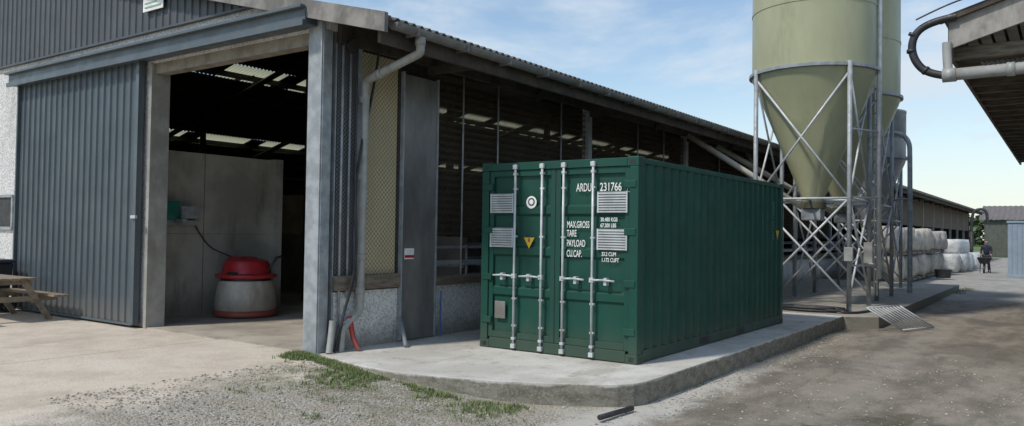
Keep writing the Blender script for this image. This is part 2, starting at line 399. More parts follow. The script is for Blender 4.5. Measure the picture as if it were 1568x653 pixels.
# ------------------------------------------------------------------ BARN
barn=empty('livestock_barn',(-20,7,0))
zr=lambda x: 4.42+(-6.8-x)*.265 if x>-20 else 4.42+(x+33.2)*.265
Y0,Y1=7.0,88.0
box('floor',(-33,Y0,-.1),(-8.03,Y1,.2),mat('barn_floor',(.42,.37,.30),(.28,.245,.20),1.3,.8,0,.3,20,dirt=(.15,.12,.09),dirtamt=.5),barn)
def poly(name,pts,m,th=.25,parent=barn,dirv=(0,1,0)):
    bm=bmesh.new(); f=bm.faces.new([bm.verts.new(p) for p in pts]); r=bmesh.ops.extrude_face_region(bm,geom=[f])
    vv=[g for g in r['geom'] if isinstance(g,bmesh.types.BMVert)]
    bmesh.ops.translate(bm,verts=vv,vec=Vector(dirv)*th); bmesh.ops.recalc_face_normals(bm,faces=bm.faces)
    me=bpy.data.meshes.new(name); bm.to_mesh(me); bm.free(); return finish(name,me,m,parent)
poly('gable_wall_lower',[(-33,Y0,0),(-12.2,Y0,0),(-12.2,Y0,5.02),(-33,Y0,5.02)],pebw)
poly('gable_wall_over_door',[(-12.199,Y0,4.47),(-8.0,Y0,4.47),(-8.0,Y0,zr(-8)-.05),(-9.05,Y0,5.0),(-12.199,Y0,5.0)],pebw,.2)
box('door_lintel',(-12.18,Y0+.03,4.3),(-8.28,Y0+.22,4.468),mat('lintel_timber',(.27,.245,.20),(.17,.15,.12),3,.8),barn)
box('door_jamb',(-12.2,Y0-.02,.19),(-12.12,Y0+.3,4.46),mat('jamb_concrete',(.36,.355,.33),(.26,.25,.23),2.5,.85,0,.3,30,dirt=(.16,.15,.12),dirtamt=.5),barn)
corr('gable_cladding',(-33,Y0-.03,5.0),(1,0,0),(0,0,1),(0,-1,0),33-9.0,lambda s:max(.01,zr(-33+s)-5.0-.06),.2,.022,'rib',anth,barn)
boxes('cladding_drip_flashing',[((-33,Y0-.075,4.965),(-9.1,Y0-.005,4.998))],anth,barn)
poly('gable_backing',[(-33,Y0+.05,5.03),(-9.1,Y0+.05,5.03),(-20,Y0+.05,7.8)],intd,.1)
boxes('wall_opening',[((-18.2,6.985,1.78),(-17.02,7.0,2.36))],dark,barn)
boxes('wall_opening_frame',[((-18.2,6.95,1.72),(-16.96,6.984,1.779)),((-17.018,6.96,1.78),(-16.96,6.999,2.36)),((-18.2,6.95,2.361),(-16.96,6.984,2.41))],galv,barn)
# sliding door
corr('sliding_door_sheet',(-16.55,6.90,.26),(1,0,0),(0,0,1),(0,-1,0),4.2,4.25,.205,.028,'rib',doorm,barn)
box('sliding_door_back',(-16.55,6.905,.26),(-12.35,6.93,4.5),dark,barn)
boxes('sliding_door_frame',[((-12.35,6.84,.24),(-12.26,6.94,4.5)),((-16.6,6.84,.24),(-16.55,6.94,4.5)),((-16.55,6.86,.22),(-12.35,6.93,.258))],railm,barn,.005)
box('door_latch',(-12.34,6.80,1.95),(-12.2,6.84,2.0),galvw,barn)
box('sliding_door_rail_cover',(-16.75,6.74,4.5),(-8.12,6.99,4.73),railm,barn,.01)
boxes('rail_cover_lip',[((-16.75,6.70,4.47),(-8.12,6.742,4.55)),((-16.75,6.66,4.70),(-8.12,6.742,4.74))],railm,barn,.004)
boxes('corner_post',[((-8.28,6.95,0.15),(-8.02,6.968,4.62)),((-8.165,6.969,.15),(-8.14,7.2,4.62)),((-8.28,7.2,.15),(-8.02,7.22,4.62)),((-8.32,6.9,.15),(-7.98,7.26,.2))],galv,barn)
box('corner_post_side',(-8.022,6.97,.2),(-8.005,7.12,4.6),galv,barn)
# side wall details
boxes('side_perforated_panel',[((-8.05,7.24,1.15),(-8.02,7.56,4.35))],perfd,barn)
box('side_tan_panel',(-8.06,7.66,1.2),(-8.03,8.40,4.3),tanm,barn)
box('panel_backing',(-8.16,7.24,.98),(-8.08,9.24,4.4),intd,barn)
box('tan_panel_edge',(-8.05,7.58,1.2),(-8.0,7.66,4.4),galv,barn)
box('tan_panel_frame',(-8.05,8.40,1.2),(-8.0,8.44,4.4),dark,barn)
box('steel_plate_panel',(-7.985,8.47,.22),(-7.955,9.2,4.12),plate,barn,.004)
boxes('steel_plate_trim',[((-8.0,8.44,.22),(-7.94,8.468,4.15)),((-8.0,9.202,.22),(-7.94,9.23,4.15))],galv,barn)
box('lower_wall',(-8.2,7.23,.15),(-8.01,Y1,.98),pebw,barn)
boxes('side_timber_rails',[((-8.0,7.2,1.0),(-7.94,8.43,1.2)),((-8.1,9.24,.99),(-7.96,Y1,1.12))],timber,barn,.006)
boxes('wall_head_timber',[((-8.03,7.2,4.32),(-7.93,Y1,4.62))],timberdk,barn,.006)
boxes('sill_rail',[((-8.1,9.24,1.3),(-8.04,34,1.36))],galv,barn)
for i,(a,c) in enumerate([(9.25,14.0),(14.12,19.0),(19.12,24.),(24.12,34.)]):
    box('windbreak_mesh_%d'%i,(-8.075,a,1.75),(-8.07,c,4.3),cloth,barn)
posts=[]
for y in (14.03,19.03,24.03,29,34,39,44,49,54,59,64,69,74,79,84): posts.append(((-8.15,y-.07,.9),(-8.0,y+.07,4.5)))
boxes('side_posts',posts,galv,barn)
tubes('mesh_tension_poles',[((-8.0,y,1.0),(-8.0,y,4.4)) for y in (9.9,10.85,12.9,16.2,17.6,21.3)],.014,galv,barn)
bm=[]
y=34.2
while y<Y1: bm.append(((-8.06,y,2.6+random.uniform(-.02,.02)),(-8.03,y+.14,4.3))); y+=.19
boxes('spaced_boarding',bm,timber,barn)
def roofstrip(name,xa,xb,ya,yb,m,off=0):
    za,zb=zr(xa),zr(xb); d=Vector((xb-xa,0,zb-za)); L=d.length; d.normalize()
    n=Vector((-d.z,0,d.x)); 
    if n.z<0: n=-n
    return corr(name,Vector((xa,ya,za))+n*off,(0,1,0),d,n,yb-ya,L,.146,.045,'sine',m,barn,True,.008)
RY0=6.83
roofstrip('roof_near_slope',-6.72,-20,RY0,Y1,fibre)
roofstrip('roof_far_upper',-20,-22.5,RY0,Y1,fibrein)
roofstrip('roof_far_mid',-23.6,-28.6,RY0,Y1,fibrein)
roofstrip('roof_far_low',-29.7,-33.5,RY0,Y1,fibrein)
y=RY0; k=0
while y<Y1-3:
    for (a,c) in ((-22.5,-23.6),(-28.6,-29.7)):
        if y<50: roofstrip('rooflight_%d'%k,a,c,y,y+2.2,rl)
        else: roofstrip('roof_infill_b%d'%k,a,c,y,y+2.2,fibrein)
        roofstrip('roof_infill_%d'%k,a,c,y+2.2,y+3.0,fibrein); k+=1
    y+=3.0
boxes('rooflight_glazing_bars',[((a-.02,y+.72*j,zr(a)-.06),(a+1.1,y+.72*j+.05,zr(a)+.02)) for y in [RY0+3*i for i in range(14)] for j in (1,2) for a in (-23.6,)],intd,barn)
pur=[]
for x in (-8.5,-10.2,-11.9,-13.6,-15.3,-17,-18.7,-21.2,-23.05,-24.6,-26.3,-28,-29.15,-31):
    pur.append(((x-.05,RY0+.2,zr(x)-.22),(x+.05,Y1,zr(x)-.04)))
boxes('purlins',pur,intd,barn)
raf=[]
for y in [7.4]+list(range(12,88,5)):
    for (xa,xb) in ((-7.9,-20),(-20,-33)):
        raf.append((Vector((xa,y,zr(xa)-.4)),Vector((xb,y,zr(xb)-.4))))
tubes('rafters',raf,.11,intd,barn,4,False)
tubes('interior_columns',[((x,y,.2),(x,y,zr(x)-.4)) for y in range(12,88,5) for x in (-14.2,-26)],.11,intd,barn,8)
tubes('ridge_cap',[((-20,RY0,zr(-20)+.02),(-20,Y1,zr(-20)+.02))],.14,fibre,barn)
def barge(xa,xb,y,h,t,m,name):
    poly(name,[(xa,y,zr(xa)+.05),(xb,y,zr(xb)+.05),(xb,y,zr(xb)+.05-h),(xa,y,zr(xa)+.05-h)],m,t)
barge(-6.7,-20,6.76,.24,.06,fibre,'bargeboard_near')
barge(-20,-33.4,6.76,.24,.06,fibre,'bargeboard_far')
boxes('eave_fascia',[((-6.93,RY0+.05,4.12),(-6.87,Y1,4.34))],timberdk,barn)
def gutter(name,x,z,ya,yb,r,m,parent):
    vs=[];fs=[];n=8
    for j,y in enumerate((ya,yb)):
        for i in range(n+1):
            a=math.pi+math.pi*i/n; vs.append((x+r*math.cos(a),y,z+r*math.sin(a)))
    for i in range(n): fs.append((i,i+1,n+2+i,n+1+i))
    fs.append(tuple(range(n+1)))
    me=bpy.data.meshes.new(name); me.from_pydata(vs,[],fs); ob=finish(name,me,m,parent,False)
    md=ob.modifiers.new('s','SOLIDIFY'); md.thickness=.006; return ob
gutm=mat('gutter_grey',(.22,.215,.205),(.14,.137,.13),3,.5,0,.05,20,dirt=(.08,.075,.055),dirtamt=.7)
gutter('eave_gutter',-6.74,4.36,6.95,Y1,.085,gutm,barn)
boxes('gutter_brackets',[((-6.86,y,4.262),(-6.645,y+.03,4.37)) for y in [7.3+1.0*i for i in range(80)]],gutm,barn)
boxes('eave_brackets',[((-8.0,y,4.2),(-6.9,y+.08,4.32)) for y in range(9,88,5)],timberdk,barn)
hose('downpipe',bent([(-6.74,7.45,4.28),(-6.74,7.45,4.08),(-7.86,7.6,3.86),(-7.9,7.6,.72),(-7.9,7.28,.5),(-7.9,7.26,.2)],.14),.056,pvc,barn)
tubes('downpipe_collars',[((-7.9,7.6,z),(-7.9,7.6,z+.1)) for z in (3.55,2.5,1.4,.95)]+[((-6.74,7.45,4.18),(-6.74,7.45,4.28)),((-7.5,7.552,3.931),(-7.6,7.565,3.911))],.068,pvc,barn)
tubes('conduits',[((-7.97,7.28,.2),(-7.97,7.28,4.3)),((-7.97,7.42,.9),(-7.97,7.42,4.3))],.016,galv,barn)
hose('black_cable',[(-7.93,7.9,4.3),(-7.9,7.75,3.6),(-7.85,7.5,2.9),(-7.86,7.42,2.2),(-7.86,7.5,1.5),(-7.86,7.38,1.0),(-7.88,7.25,.6),(-7.88,7.2,.22)],.018,black,barn)
hose('black_cable_b',[(-7.93,7.5,4.3),(-7.88,7.45,3.2),(-7.84,7.42,2.4),(-7.86,7.5,1.2),(-7.86,7.3,.8),(-7.88,7.15,.2)],.013,black,barn)
hose('grey_drain_pipe',[(-7.92,7.14,.62),(-7.92,7.12,.4),(-7.88,7.05,.2)],.045,pvc,barn)
hose('red_hose',[(-7.9,7.42,.66),(-7.86,7.42,.5),(-7.82,7.42,.34),(-7.75,7.46,.22)],.035,red,barn)
tubes('leaning_bar',[((-7.9,8.4,.55),(-7.5,8.1,.22))],.03,galv,barn)
hose('blue_hose',[(-7.9,9.3,.9),(-7.9,9.28,.5),(-7.86,9.25,.21)],.012,mat('blue_plastic',(.04,.12,.35)),barn)
sg=empty('warning_sign',(-7.94,8.6,1.5))
box('plate',(-7.953,8.52,1.4),(-7.945,8.72,1.56),white,sg); box('red_band',(-7.9448,8.52,1.42),(-7.943,8.72,1.46),red,sg)
sg=empty('farm_sign',(-12.1,6.9,5.6))
box('plate',(-12.3,6.90,5.3),(-11.72,6.915,6.05),white,sg)
gsn=mat('sign_green',(.25,.40,.27),rough=.5)
boxes('lettering',[((-12.24,6.893,5.35),(-11.78,6.899,5.375)),((-12.24,6.893,5.42),(-11.9,6.899,5.44)),((-12.24,6.893,5.62),(-11.8,6.899,5.85))],gsn,sg)
boxes('far_shade_walls',[((-33.2,Y0,0),(-33,Y1,4.4)),((-33,Y1,0),(-8,Y1+.2,4.5))],intd,barn)  # far side closed off and near-black, added to keep the interior dark
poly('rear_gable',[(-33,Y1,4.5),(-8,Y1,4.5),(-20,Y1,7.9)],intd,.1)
box('interior_concrete_wall',(-13.4,7.3,.19),(-13.2,10.1,3.2),intc,barn)
boxes('wall_board_marks',[((-13.199,8.68,.2),(-13.196,8.695,3.2)),((-13.199,7.3,1.7),(-13.197,8.679,1.708)),((-13.199,8.696,1.7),(-13.197,10.1,1.708))],mat('form_joint',(.17,.16,.14)),barn)
box('interior_return_wall',(-13.9,10.1,.19),(-12.95,10.28,3.2),intc,barn)
boxes('interior_back_walls',[((-20,13.5,.19),(-10.9,13.7,1.7)),((-33,18,.19),(-14,18.2,3.0))],mat('interior_block',(.20,.185,.165),(.12,.11,.10),1.5,.9),barn)
segs=[]
for x in (-10.2,-12.6):
    for z in (.75,1.15,1.5): segs.append(((x,10.8,z),(x,60,z)))
    for i in range(26): segs.append(((x,10.8+i*2,.2),(x,10.8+i*2,1.55)))
for i in range(20):
    y=11.5+i*1.2; segs+=[((-10.2,y,1.1),(-12.2,y,1.1)),((-10.2,y,.6),(-12.2,y,.6)),((-12.2,y,.6),(-12.2,y,1.1))]
tubes('stall_rails',segs,.03,galv,barn,8)
# ------------------------------------------------------------------ feed robot + charger
rb=empty('barn_robot',(-12.45,9.1,.2))
lathe('red_bumper_ring',(-12.45,9.1,.2),[(.2,.02),(.55,.02),(.572,.05),(.572,.10),(.55,.13),(.2,.13)],red,rb)
lathe('drum_body',(-12.45,9.1,.2),[(.54,.131),(.55,.2),(.525,.45),(.485,.62),(.47,.66),(.2,.66)],mat('drum_grey',(.50,.48,.43),(.36,.34,.30),3,.6,dirt=(.2,.15,.1),dirtamt=.7,foot=(.2,.6,.6,(.2,.16,.11))),rb)
lathe('dark_gap',(-12.45,9.1,.2),[(.44,.66),(.44,.72)],black,rb)
lathe('red_cover',(-12.45,9.1,.2),[(.3,.715),(.54,.715),(.555,.74),(.545,.77),(.45,.79),(.44,.81),(.41,.96),(.37,1.02),(.30,1.05),(0.001,1.06)],red,rb)
box('cover_ridge',(-12.72,8.85,1.18),(-12.35,9.3,1.29),red,rb,.04)
boxes('cover_slot',[((-12.35,8.62,.98),(-12.15,8.70,1.03))],black,rb)
tubes('arm',[((-12.1,9.3,1.0),(-11.98,9.4,1.28)),((-11.98,9.4,1.28),(-12.1,9.6,1.3))],.025,dark,rb)
ch=empty('charging_station',(-13.1,8.0,2.1))
teal=mat('teal_box',(.02,.20,.16),rough=.5)
box('control_box',(-13.2,7.85,1.95),(-13.02,8.08,2.28),teal,ch,.01)
boxes('bracket_arm',[((-13.19,7.75,1.85),(-13.1,8.5,1.95)),((-13.19,8.1,1.98),(-12.98,8.45,2.2)),((-13.05,8.0,1.9),(-12.8,8.1,1.97))],galv,ch,.006)
hose('cable',[(-13.15,8.45,1.9),(-13.15,8.7,1.5),(-13.1,9.0,1.35),(-12.9,9.3,1.2)],.012,black,ch)
# ------------------------------------------------------------------ CONTAINER
cx0,cx1,cy0,cy1,cz=-6.81,-4.37,8.88,14.94,.2
ct=empty('shipping_container',((cx0+cx1)/2,(cy0+cy1)/2,cz))
H=2.59
def C(lo,hi): return ((cx0+lo[0],cy0+lo[1],cz+lo[2]),(cx0+hi[0],cy0+hi[1],cz+hi[2]))
W=2.44; Ln=6.06
cast=[]
for x in (-.004,W-.158):
    for y in (-.004,Ln-.174):
        for z in (0,H-.118): cast.append(C((x,y,z),(x+.162,y+.178,z+.119)))
boxes('corner_castings',cast,green,ct,.008)
holes=[]
for z in (.03,H-.09):
    for x in (.045,W-.115): holes.append(C((x,-.0065,z),(x+.07,-.0035,z+.055)))
    for y in (.05,Ln-.125): holes.append(C((W+.003,y,z),(W+.0065,y+.075,z+.055)))
boxes('casting_holes',holes,black,ct)
boxes('corner_posts',[C((0,0,.12),(.12,.14,H-.12)),C((W-.12,0,.12),(W,.14,H-.12)),C((0,Ln-.14,.12),(.12,Ln,H-.12)),C((W-.12,Ln-.14,.12),(W,Ln,H-.12))],green,ct,.006)
boxes('frame_rails',[C((.16,.0,.012),(W-.16,.12,.15)),C((.16,.0,H-.115),(W-.16,.12,H-.01)),C((W-.06,.175,.02),(W-.006,Ln-.175,.16)),C((W-.06,.175,H-.08),(W-.004,Ln-.175,H-.012)),
 C((.006,.175,.02),(.06,Ln-.175,.16)),C((.006,.175,H-.08),(.06,Ln-.175,H-.012)),C((.16,Ln-.12,.012),(W-.16,Ln,.15)),C((.16,Ln-.12,H-.115),(W-.16,Ln,H-.01))],green,ct,.005)
boxes('fork_pockets',[C((W-.0065,y,.035),(W-.003,y+.36,.13)) for y in (2.05,3.6)],black,ct)
corr('side_panel',(cx0+W-.012,cy0+.14,cz+.16),(0,1,0),(0,0,1),(1,0,0),Ln-.28,H-.24,.262,.036,'trap',green,ct)
corr('side_panel_back',(cx0+.012,cy0+.14,cz+.16),(0,1,0),(0,0,1),(-1,0,0),Ln-.28,H-.24,.262,.036,'trap',green,ct)
corr('end_panel',(cx0+.12,cy1-.012,cz+.15),(1,0,0),(0,0,1),(0,1,0),W-.24,H-.26,.25,.045,'trap',green,ct)
corr('roof_panel',(cx0+.05,cy0+.1,cz+H-.02),(0,1,0),(1,0,0),(0,0,1),Ln-.2,W-.1,.21,.02,'trap',green,ct)
box('under_floor',(cx0+.06,cy0+.12,cz+.1),(cx1-.06,cy1-.12,cz+.15),dark,ct)
leafs=[(.125,1.212),(1.228,W-.125)]
pan=[];fr=[]
for a,c in leafs:
    pan.append(C((a,.06,.155),(c,.09,H-.12)))
    fr+=[C((a,.022,.155),(a+.07,.06,H-.12)),C((c-.07,.022,.155),(c,.06,H-.12)),C((a+.07,.022,.155),(c-.07,.06,.24)),C((a+.07,.022,H-.2),(c-.07,.06,H-.12))]
boxes('door_sheets',pan,green,ct); boxes('door_frames',fr,green,ct,.004)
def trapribs():
    vs=[];fs=[]
    for a,c in leafs:
        xa,xb=cx0+a+.07,cx0+c-.07
        for zc in (.80,1.36,1.92):
            zz=cz+zc; yb=cy0+.0595; yf=cy0+.03; o=len(vs)
            pr=[(yb,-.075),(yf,-.045),(yf,.045),(yb,.075)]
            for x in (xa,xb):
                for y,dz in pr: vs.append((x,y,zz+dz))
            for i in range(3): fs.append((o+i,o+i+4,o+i+5,o+i+1))
    me=bpy.data.meshes.new('door_ribs'); me.from_pydata(vs,[],fs); finish('door_ribs',me,green,ct)
trapribs()
boxes('door_gaskets',[C((1.2125,.03,.155),(1.2275,.07,H-.12)),C((.1205,.03,.15),(.1245,.05,H-.12)),C((W-.1245,.03,.15),(W-.1205,.05,H-.12)),C((.13,.025,.1505),(W-.13,.04,.1548))],black,ct)
hin=[]
for z in (.35,.95,1.6,2.2):
    hin+= [C((.03,-.012,z),(.19,.02,z+.09)),C((W-.19,-.012,z),(W-.03,.02,z+.09))]
boxes('hinges',hin,green,ct,.006)
rods=(.586,1.025,1.364,1.807)
tubes('lock_rods',[((cx0+x,cy0-.022,cz+.06),(cx0+x,cy0-.022,cz+H-.04)) for x in rods],.0165,galvw,ct,12)
br=[];cam=[];hd=[]
for i,x in enumerate(rods):
    for z in (.33,.7,1.55,2.2): br.append(C((x-.03,-.028,z),(x+.03,.021,z+.025)))
    for z in (.035,H-.105): cam.append(C((x-.032,-.045,z),(x+.032,-.001,z+.06)))
    for z in (.15,H-.19): cam.append(C((x-.026,-.04,z),(x+.026,.02,z+.035)))
    s=-1 if i<2 else 1
    z=1.02
    hd.append(((cx0+x,cy0-.045,cz+z),(cx0+x+s*.17,cy0-.06,cz+z+.01)))
    hd.append(((cx0+x+s*.17,cy0-.06,cz+z+.01),(cx0+x+s*.34,cy0-.05,cz+z+.0)))
    br.append(C((x-.03,-.05,z-.03),(x+.03,-.0,z+.03)))
    br.append(C((x+s*.2-.022,-.045,z-.06),(x+s*.2+.022,.03,z+.035)))
boxes('rod_brackets',br,galvw,ct,.004); boxes('cam_keepers',cam,galvw,ct,.004); tubes('door_handles',hd,.013,galvw,ct)
for i,(xa,xb,za) in enumerate([(.15,.545,1.885),(.15,.545,1.41),(1.86,2.29,1.885),(1.86,2.29,1.41)]):
    boxes('vent_back_%d'%i,[C((xa,.012,za),(xb,.0215,za+.27))],mat('vent_grey',(.30,.31,.30)),ct)
    sl=[C((xa,-.004,za),(xa+.02,.0118,za+.27)),C((xb-.02,-.004,za),(xb,.0118,za+.27))]
    for k in range(8): sl.append(C((xa+.02,-.006+.001*(k%2),za+.004+k*.0335),(xb-.02,.0118,za+.004+k*.0335+.017)))
    boxes('vent_louvres_%d'%i,sl,galvw,ct)
T=cy0+.018
def tx(n,s,x,z,size,sx=.8,align='LEFT'): text(n,s,(cx0+x,T,cz+z),size,white,ct,sx=sx,align=align)
tx('code_prefix','ARDU',1.765,2.165,.15,.56,'RIGHT'); tx('code_number','231766',1.885,2.165,.15,.70)
tx('check_digit','4',2.295,2.165,.14,.75)
boxes('check_digit_frame',[C((2.278,.015,2.145),(2.283,.0185,2.29)),C((2.365,.015,2.145),(2.37,.0185,2.29)),C((2.283,.015,2.145),(2.365,.0185,2.15)),C((2.283,.015,2.285),(2.365,.0185,2.29))],white,ct)
for s,z in (('MAX.GROSS',1.69),('TARE',1.575),('PAYLOAD',1.445),('CU.CAP.',1.31)): tx('label_'+s[:3],s,1.40,z,.125,.50)
for s,x,z in (('30.480 KGS',1.9,1.775),('67.200 LBS',1.9,1.70),('33.2 CUM',1.92,1.335),('1.172 CUFT',1.92,1.26)): tx('value_%d'%int(z*100),s,x,z,.07,.72)
def disc(name,x,z,r,m,y,n=24,tri=False):
    vs=[]
    for i in range(n):
        a=2*math.pi*i/n+(-math.pi/2 if tri else 0); vs.append((cx0+x+r*math.cos(a),y,cz+z+r*math.sin(a)))
    me=bpy.data.meshes.new(name); me.from_pydata(vs,[],[tuple(range(n))]); finish(name,me,m,ct)
yel=mat('yellow_label',(.72,.42,.02),rough=.5)
disc('emblem',.83,2.03,.085,white,cy0+.020); disc('emblem_inner',.83,2.035,.055,greend,cy0+.0185); disc('emblem_core',.83,2.035,.035,white,cy0+.017)
disc('warning_triangle',.80,1.50,.10,yel,cy0+.019,3,True)
box('warning_mark',(cx0+.79,cy0+.016,cz+1.49),(cx0+.81,cy0+.0185,cz+1.54),black,ct)
box('approval_plate',(cx0+.24,cy0+.01,cz+.42),(cx0+.42,cy0+.0215,cz+.66),mat('plate_grey',(.25,.24,.22),rough=.4,metal=.3),ct,.004)
text('side_code','ARDU 231766',(cx1+.004-.012,cy1-.62,cz+2.25),.13,mat('faded_text',(.10,.22,.17)),ct,rotz=math.radians(90),ry=math.radians(-90),sx=.9)
bmt=bpy.data.meshes.new('side_warning'); bmt.from_pydata([(cx1+.002,y,z) for y,z in ((cy1-.36,cz+1.55),(cy1-.46,cz+1.72),(cy1-.26,cz+1.72))],[],[(0,1,2)]); finish('side_warning',bmt,yel,ct)
# ------------------------------------------------------------------ SILOS
def silo(c,R,zr_,zc,ztop,m,zb=.19):
    e=empty('feed_silo',(c[0],c[1],zb)); o=(c[0],c[1],0)
    rb=.24
    lathe('hopper_and_tank',o,[(rb,zc),(rb+.01,zc+.12),(R-.04,zr_-.12),(R,zr_),(R,zr_+.1),(R,zr_+1.5),(R+.012,zr_+1.5),(R+.012,zr_+1.56),(R,zr_+1.56),(R,ztop),(R*.93,ztop+.3),(R*.7,ztop+.6),(R*.3,ztop+.8),(.01,ztop+.85)],m,e,96)
    lathe('ring_beam',o,[(R+.005,zr_+.02),(R+.07,zr_+.02),(R+.07,zr_+.09),(R+.005,zr_+.09)],galv,e,64)
    lathe('outlet_collar',o,[(rb-.02,zc-.14),(rb+.05,zc-.14),(rb+.05,zc),(rb+.01,zc+.03)],mat('collar_dark',(.10,.10,.06)),e,32)
    box('auger_box',(c[0]-.22,c[1]-.2,zc-.42),(c[0]+.22,c[1]+.2,zc-.14),galv,e,.02)
    R2=R+.06; P=[(c[0]+R2*math.cos(a),c[1]+R2*math.sin(a)) for a in [math.radians(45+90*i) for i in range(4)]]
    tubes('legs',[((p[0],p[1],zb),(p[0],p[1],zr_+.12)) for p in P],.052,galv,e,12)
    boxes('foot_plates',[((p[0]-.12,p[1]-.12,zb),(p[0]+.12,p[1]+.12,zb+.015)) for p in P],galv,e)
    seg=[]; zm=zc+.05
    for i in range(4):
        a=P[i];q=P[(i+1)%4]
        seg+=[((*a,zm),(*q,zm)),((*a,zb+.3),(*q,zm)),((*q,zb+.3),(*a,zm)),((*a,zm),(*q,zr_-.1)),((*q,zm),(*a,zr_-.1))]
        mx,my=(a[0]+q[0])/2,(a[1]+q[1])/2
        seg.append(((mx,my,zm),(c[0]+(mx-c[0])*.25,c[1]+(my-c[1])*.25,zm)))
    tubes('bracing',seg,.026,galvw,e,8)
    return e,P
s1,P1=silo((-4.93,19.2),1.39,5.55,2.62,10.5,grp)
s2,P2=silo((-5.06,22.9),1.39,5.5,2.62,10.5,grp)
s3,P3=silo((-5.3,27.6),1.05,4.3,2.3,4.95,mat('grey_silo_steel',(.36,.36,.34),(.28,.28,.265),2,.4,.2))
tubes('fill_pipe',[((-3.50,19.2,.9),(-3.50,19.2,11))],.055,galvw,s1,12)
seg=[((-3.60,19.55,.5),(-3.60,19.55,11)),((-3.72,19.9,.5),(-3.72,19.9,11))]
z=.8
while z<11: seg.append(((-3.60,19.55,z),(-3.72,19.9,z))); z+=.28
tubes('ladder',seg,.018,galvw,s1,8)
segs=[]
for z in (1.2,2.7,4.2,5.6): segs+=[((-3.94,20.2,z),(-3.72,19.9,z)),((-3.94,18.2,z),(-3.5,19.2,z))]
tubes('pipe_brackets',segs,.02,galvw,s1,8)
tubes('auger_tubes',[((-4.93,19.2,2.35),(-7.6,18.1,4.25)),((-5.1,22.9,2.35),(-7.7,20.3,4.2))],.07,mat('auger_tube',(.50,.47,.40)),s1,12)
boxes('control_boxes',[((-3.98,18.02,1.3),(-3.80,18.12,1.6)),((-4.0,20.1,1.2),(-3.8,20.2,1.7))],pvc,s1,.01)
ap=[(-3.9,26.1,.19),(-3.9,26.1,4.3),(-3.93,26.1,4.75),(-4.2,26.1,5.0),(-4.6,26.1,4.98),(-4.75,26.1,4.85)]
fp=empty('curved_fill_pipe',(-3.9,26.1,.19)); hose('pipe',ap,.07,galv,fp)
tubes('strut',[((-3.9,26.1,3.0),(-4.5,27.,3.0))],.025,galv,fp)
hp=[]
for i in range(60):
    a=i*.42; r=.55+.12*math.sin(i*.7); hp.append((-4.7+r*1.3*math.cos(a),17.95+r*.5*math.sin(a),.215+.0012*i))
hp+=[(-3.9,17.7,.215),(-3.6,18.1,.215),(-3.55,18.9,.215)]
hp0=empty('coiled_hose',(-4.7,17.95,.2)); hose('hose',hp,.028,black,hp0)
# grate leaning on kerb
gt=empty('metal_grate',(-2.9,17.6,.1))
A=Vector((-3.30,16.9,.42)); B=Vector((-2.72,17.3,-.01)); D=Vector((.42,1.05,.0))
seg=[(A,A+D),(B,B+D),(A,B),(A+D,B+D)]
tubes('frame',seg,.018,galvw,gt,8)
tubes('bars',[(A+D*(i/9),B+D*(i/9)) for i in range(1,9)],.014,galvw,gt,6)
pp=empty('pipe_offcut',(-3.8,7.2,0)); tubes('pipe',[((-3.82,6.95,-.01),(-3.76,7.55,-.01))],.028,black,pp,12)
# ------------------------------------------------------------------ picnic table & bin
pt=empty('picnic_table',(-15.0,5.9,.185)); tz=.185
L0,L1=-16.2,-14.1
top=[((L0,5.60+i*.145,tz+.70),(L1-.25,5.60+i*.145+.135,tz+.74)) for i in range(5)]
seats=[((L0,5.12+i*.13,tz+.42),(L1+.05,5.12+i*.13+.12,tz+.455)) for i in range(2)]+[((L0,6.45+i*.13,tz+.42),(L1+.05,6.45+i*.13+.12,tz+.455)) for i in range(2)]
boxes('planks',top+seats,lampw,pt,.006)
for x in (L0+.3,L1-.45):
    boxes('cross_beam_%d'%int(-x*10),[((x-.03,5.15,tz+.33),(x+.03,6.7,tz+.42)),((x-.03,5.62,tz+.62),(x+.03,6.3,tz+.70))],lampw,pt)
    for y0,y1 in ((5.25,5.75),(6.6,6.15)):
        a=Vector((x+.05,y0,tz));q=Vector((x+.05,y1,tz+.70)); d=q-a
        bm2=bmesh.new(); bmesh.ops.create_cube(bm2,size=1); bm2.transform(Matrix.Translation((a+q)/2)@d.to_track_quat('Z','X').to_matrix().to_4x4()@Matrix.Diagonal((.09,.04,d.length,1)))
        mm=bpy.data.meshes.new('leg'); bm2.to_mesh(mm); bm2.free(); finish('leg_%d_%d'%(int(-x*10),int(y0*10)),mm,lampw,pt)
bn=empty('wheelie_bin',(-16.45,6.45,.185))
bmn=bmesh.new(); r=bmesh.ops.create_cube(bmn,size=1)
for v_ in bmn.verts:
    k=1 if v_.co.z>0 else .8
    v_.co=Vector((-16.45+v_.co.x*.56*k,6.4+v_.co.y*.6*k,.24+(v_.co.z+.5)*.86))
mm=bpy.data.meshes.new('body'); bmn.to_mesh(mm); bmn.free(); finish('body',mm,mat('bin_black',(.02,.022,.026),rough=.5),bn,bevel=.03)
box('lid',(-16.77,6.07,1.10),(-16.13,6.73,1.17),mat('bin_lid',(.03,.035,.05),rough=.4),bn,.03)
tubes('wheels',[((-16.75,6.65,.28),(-16.15,6.65,.28))],.1,black,bn,16)
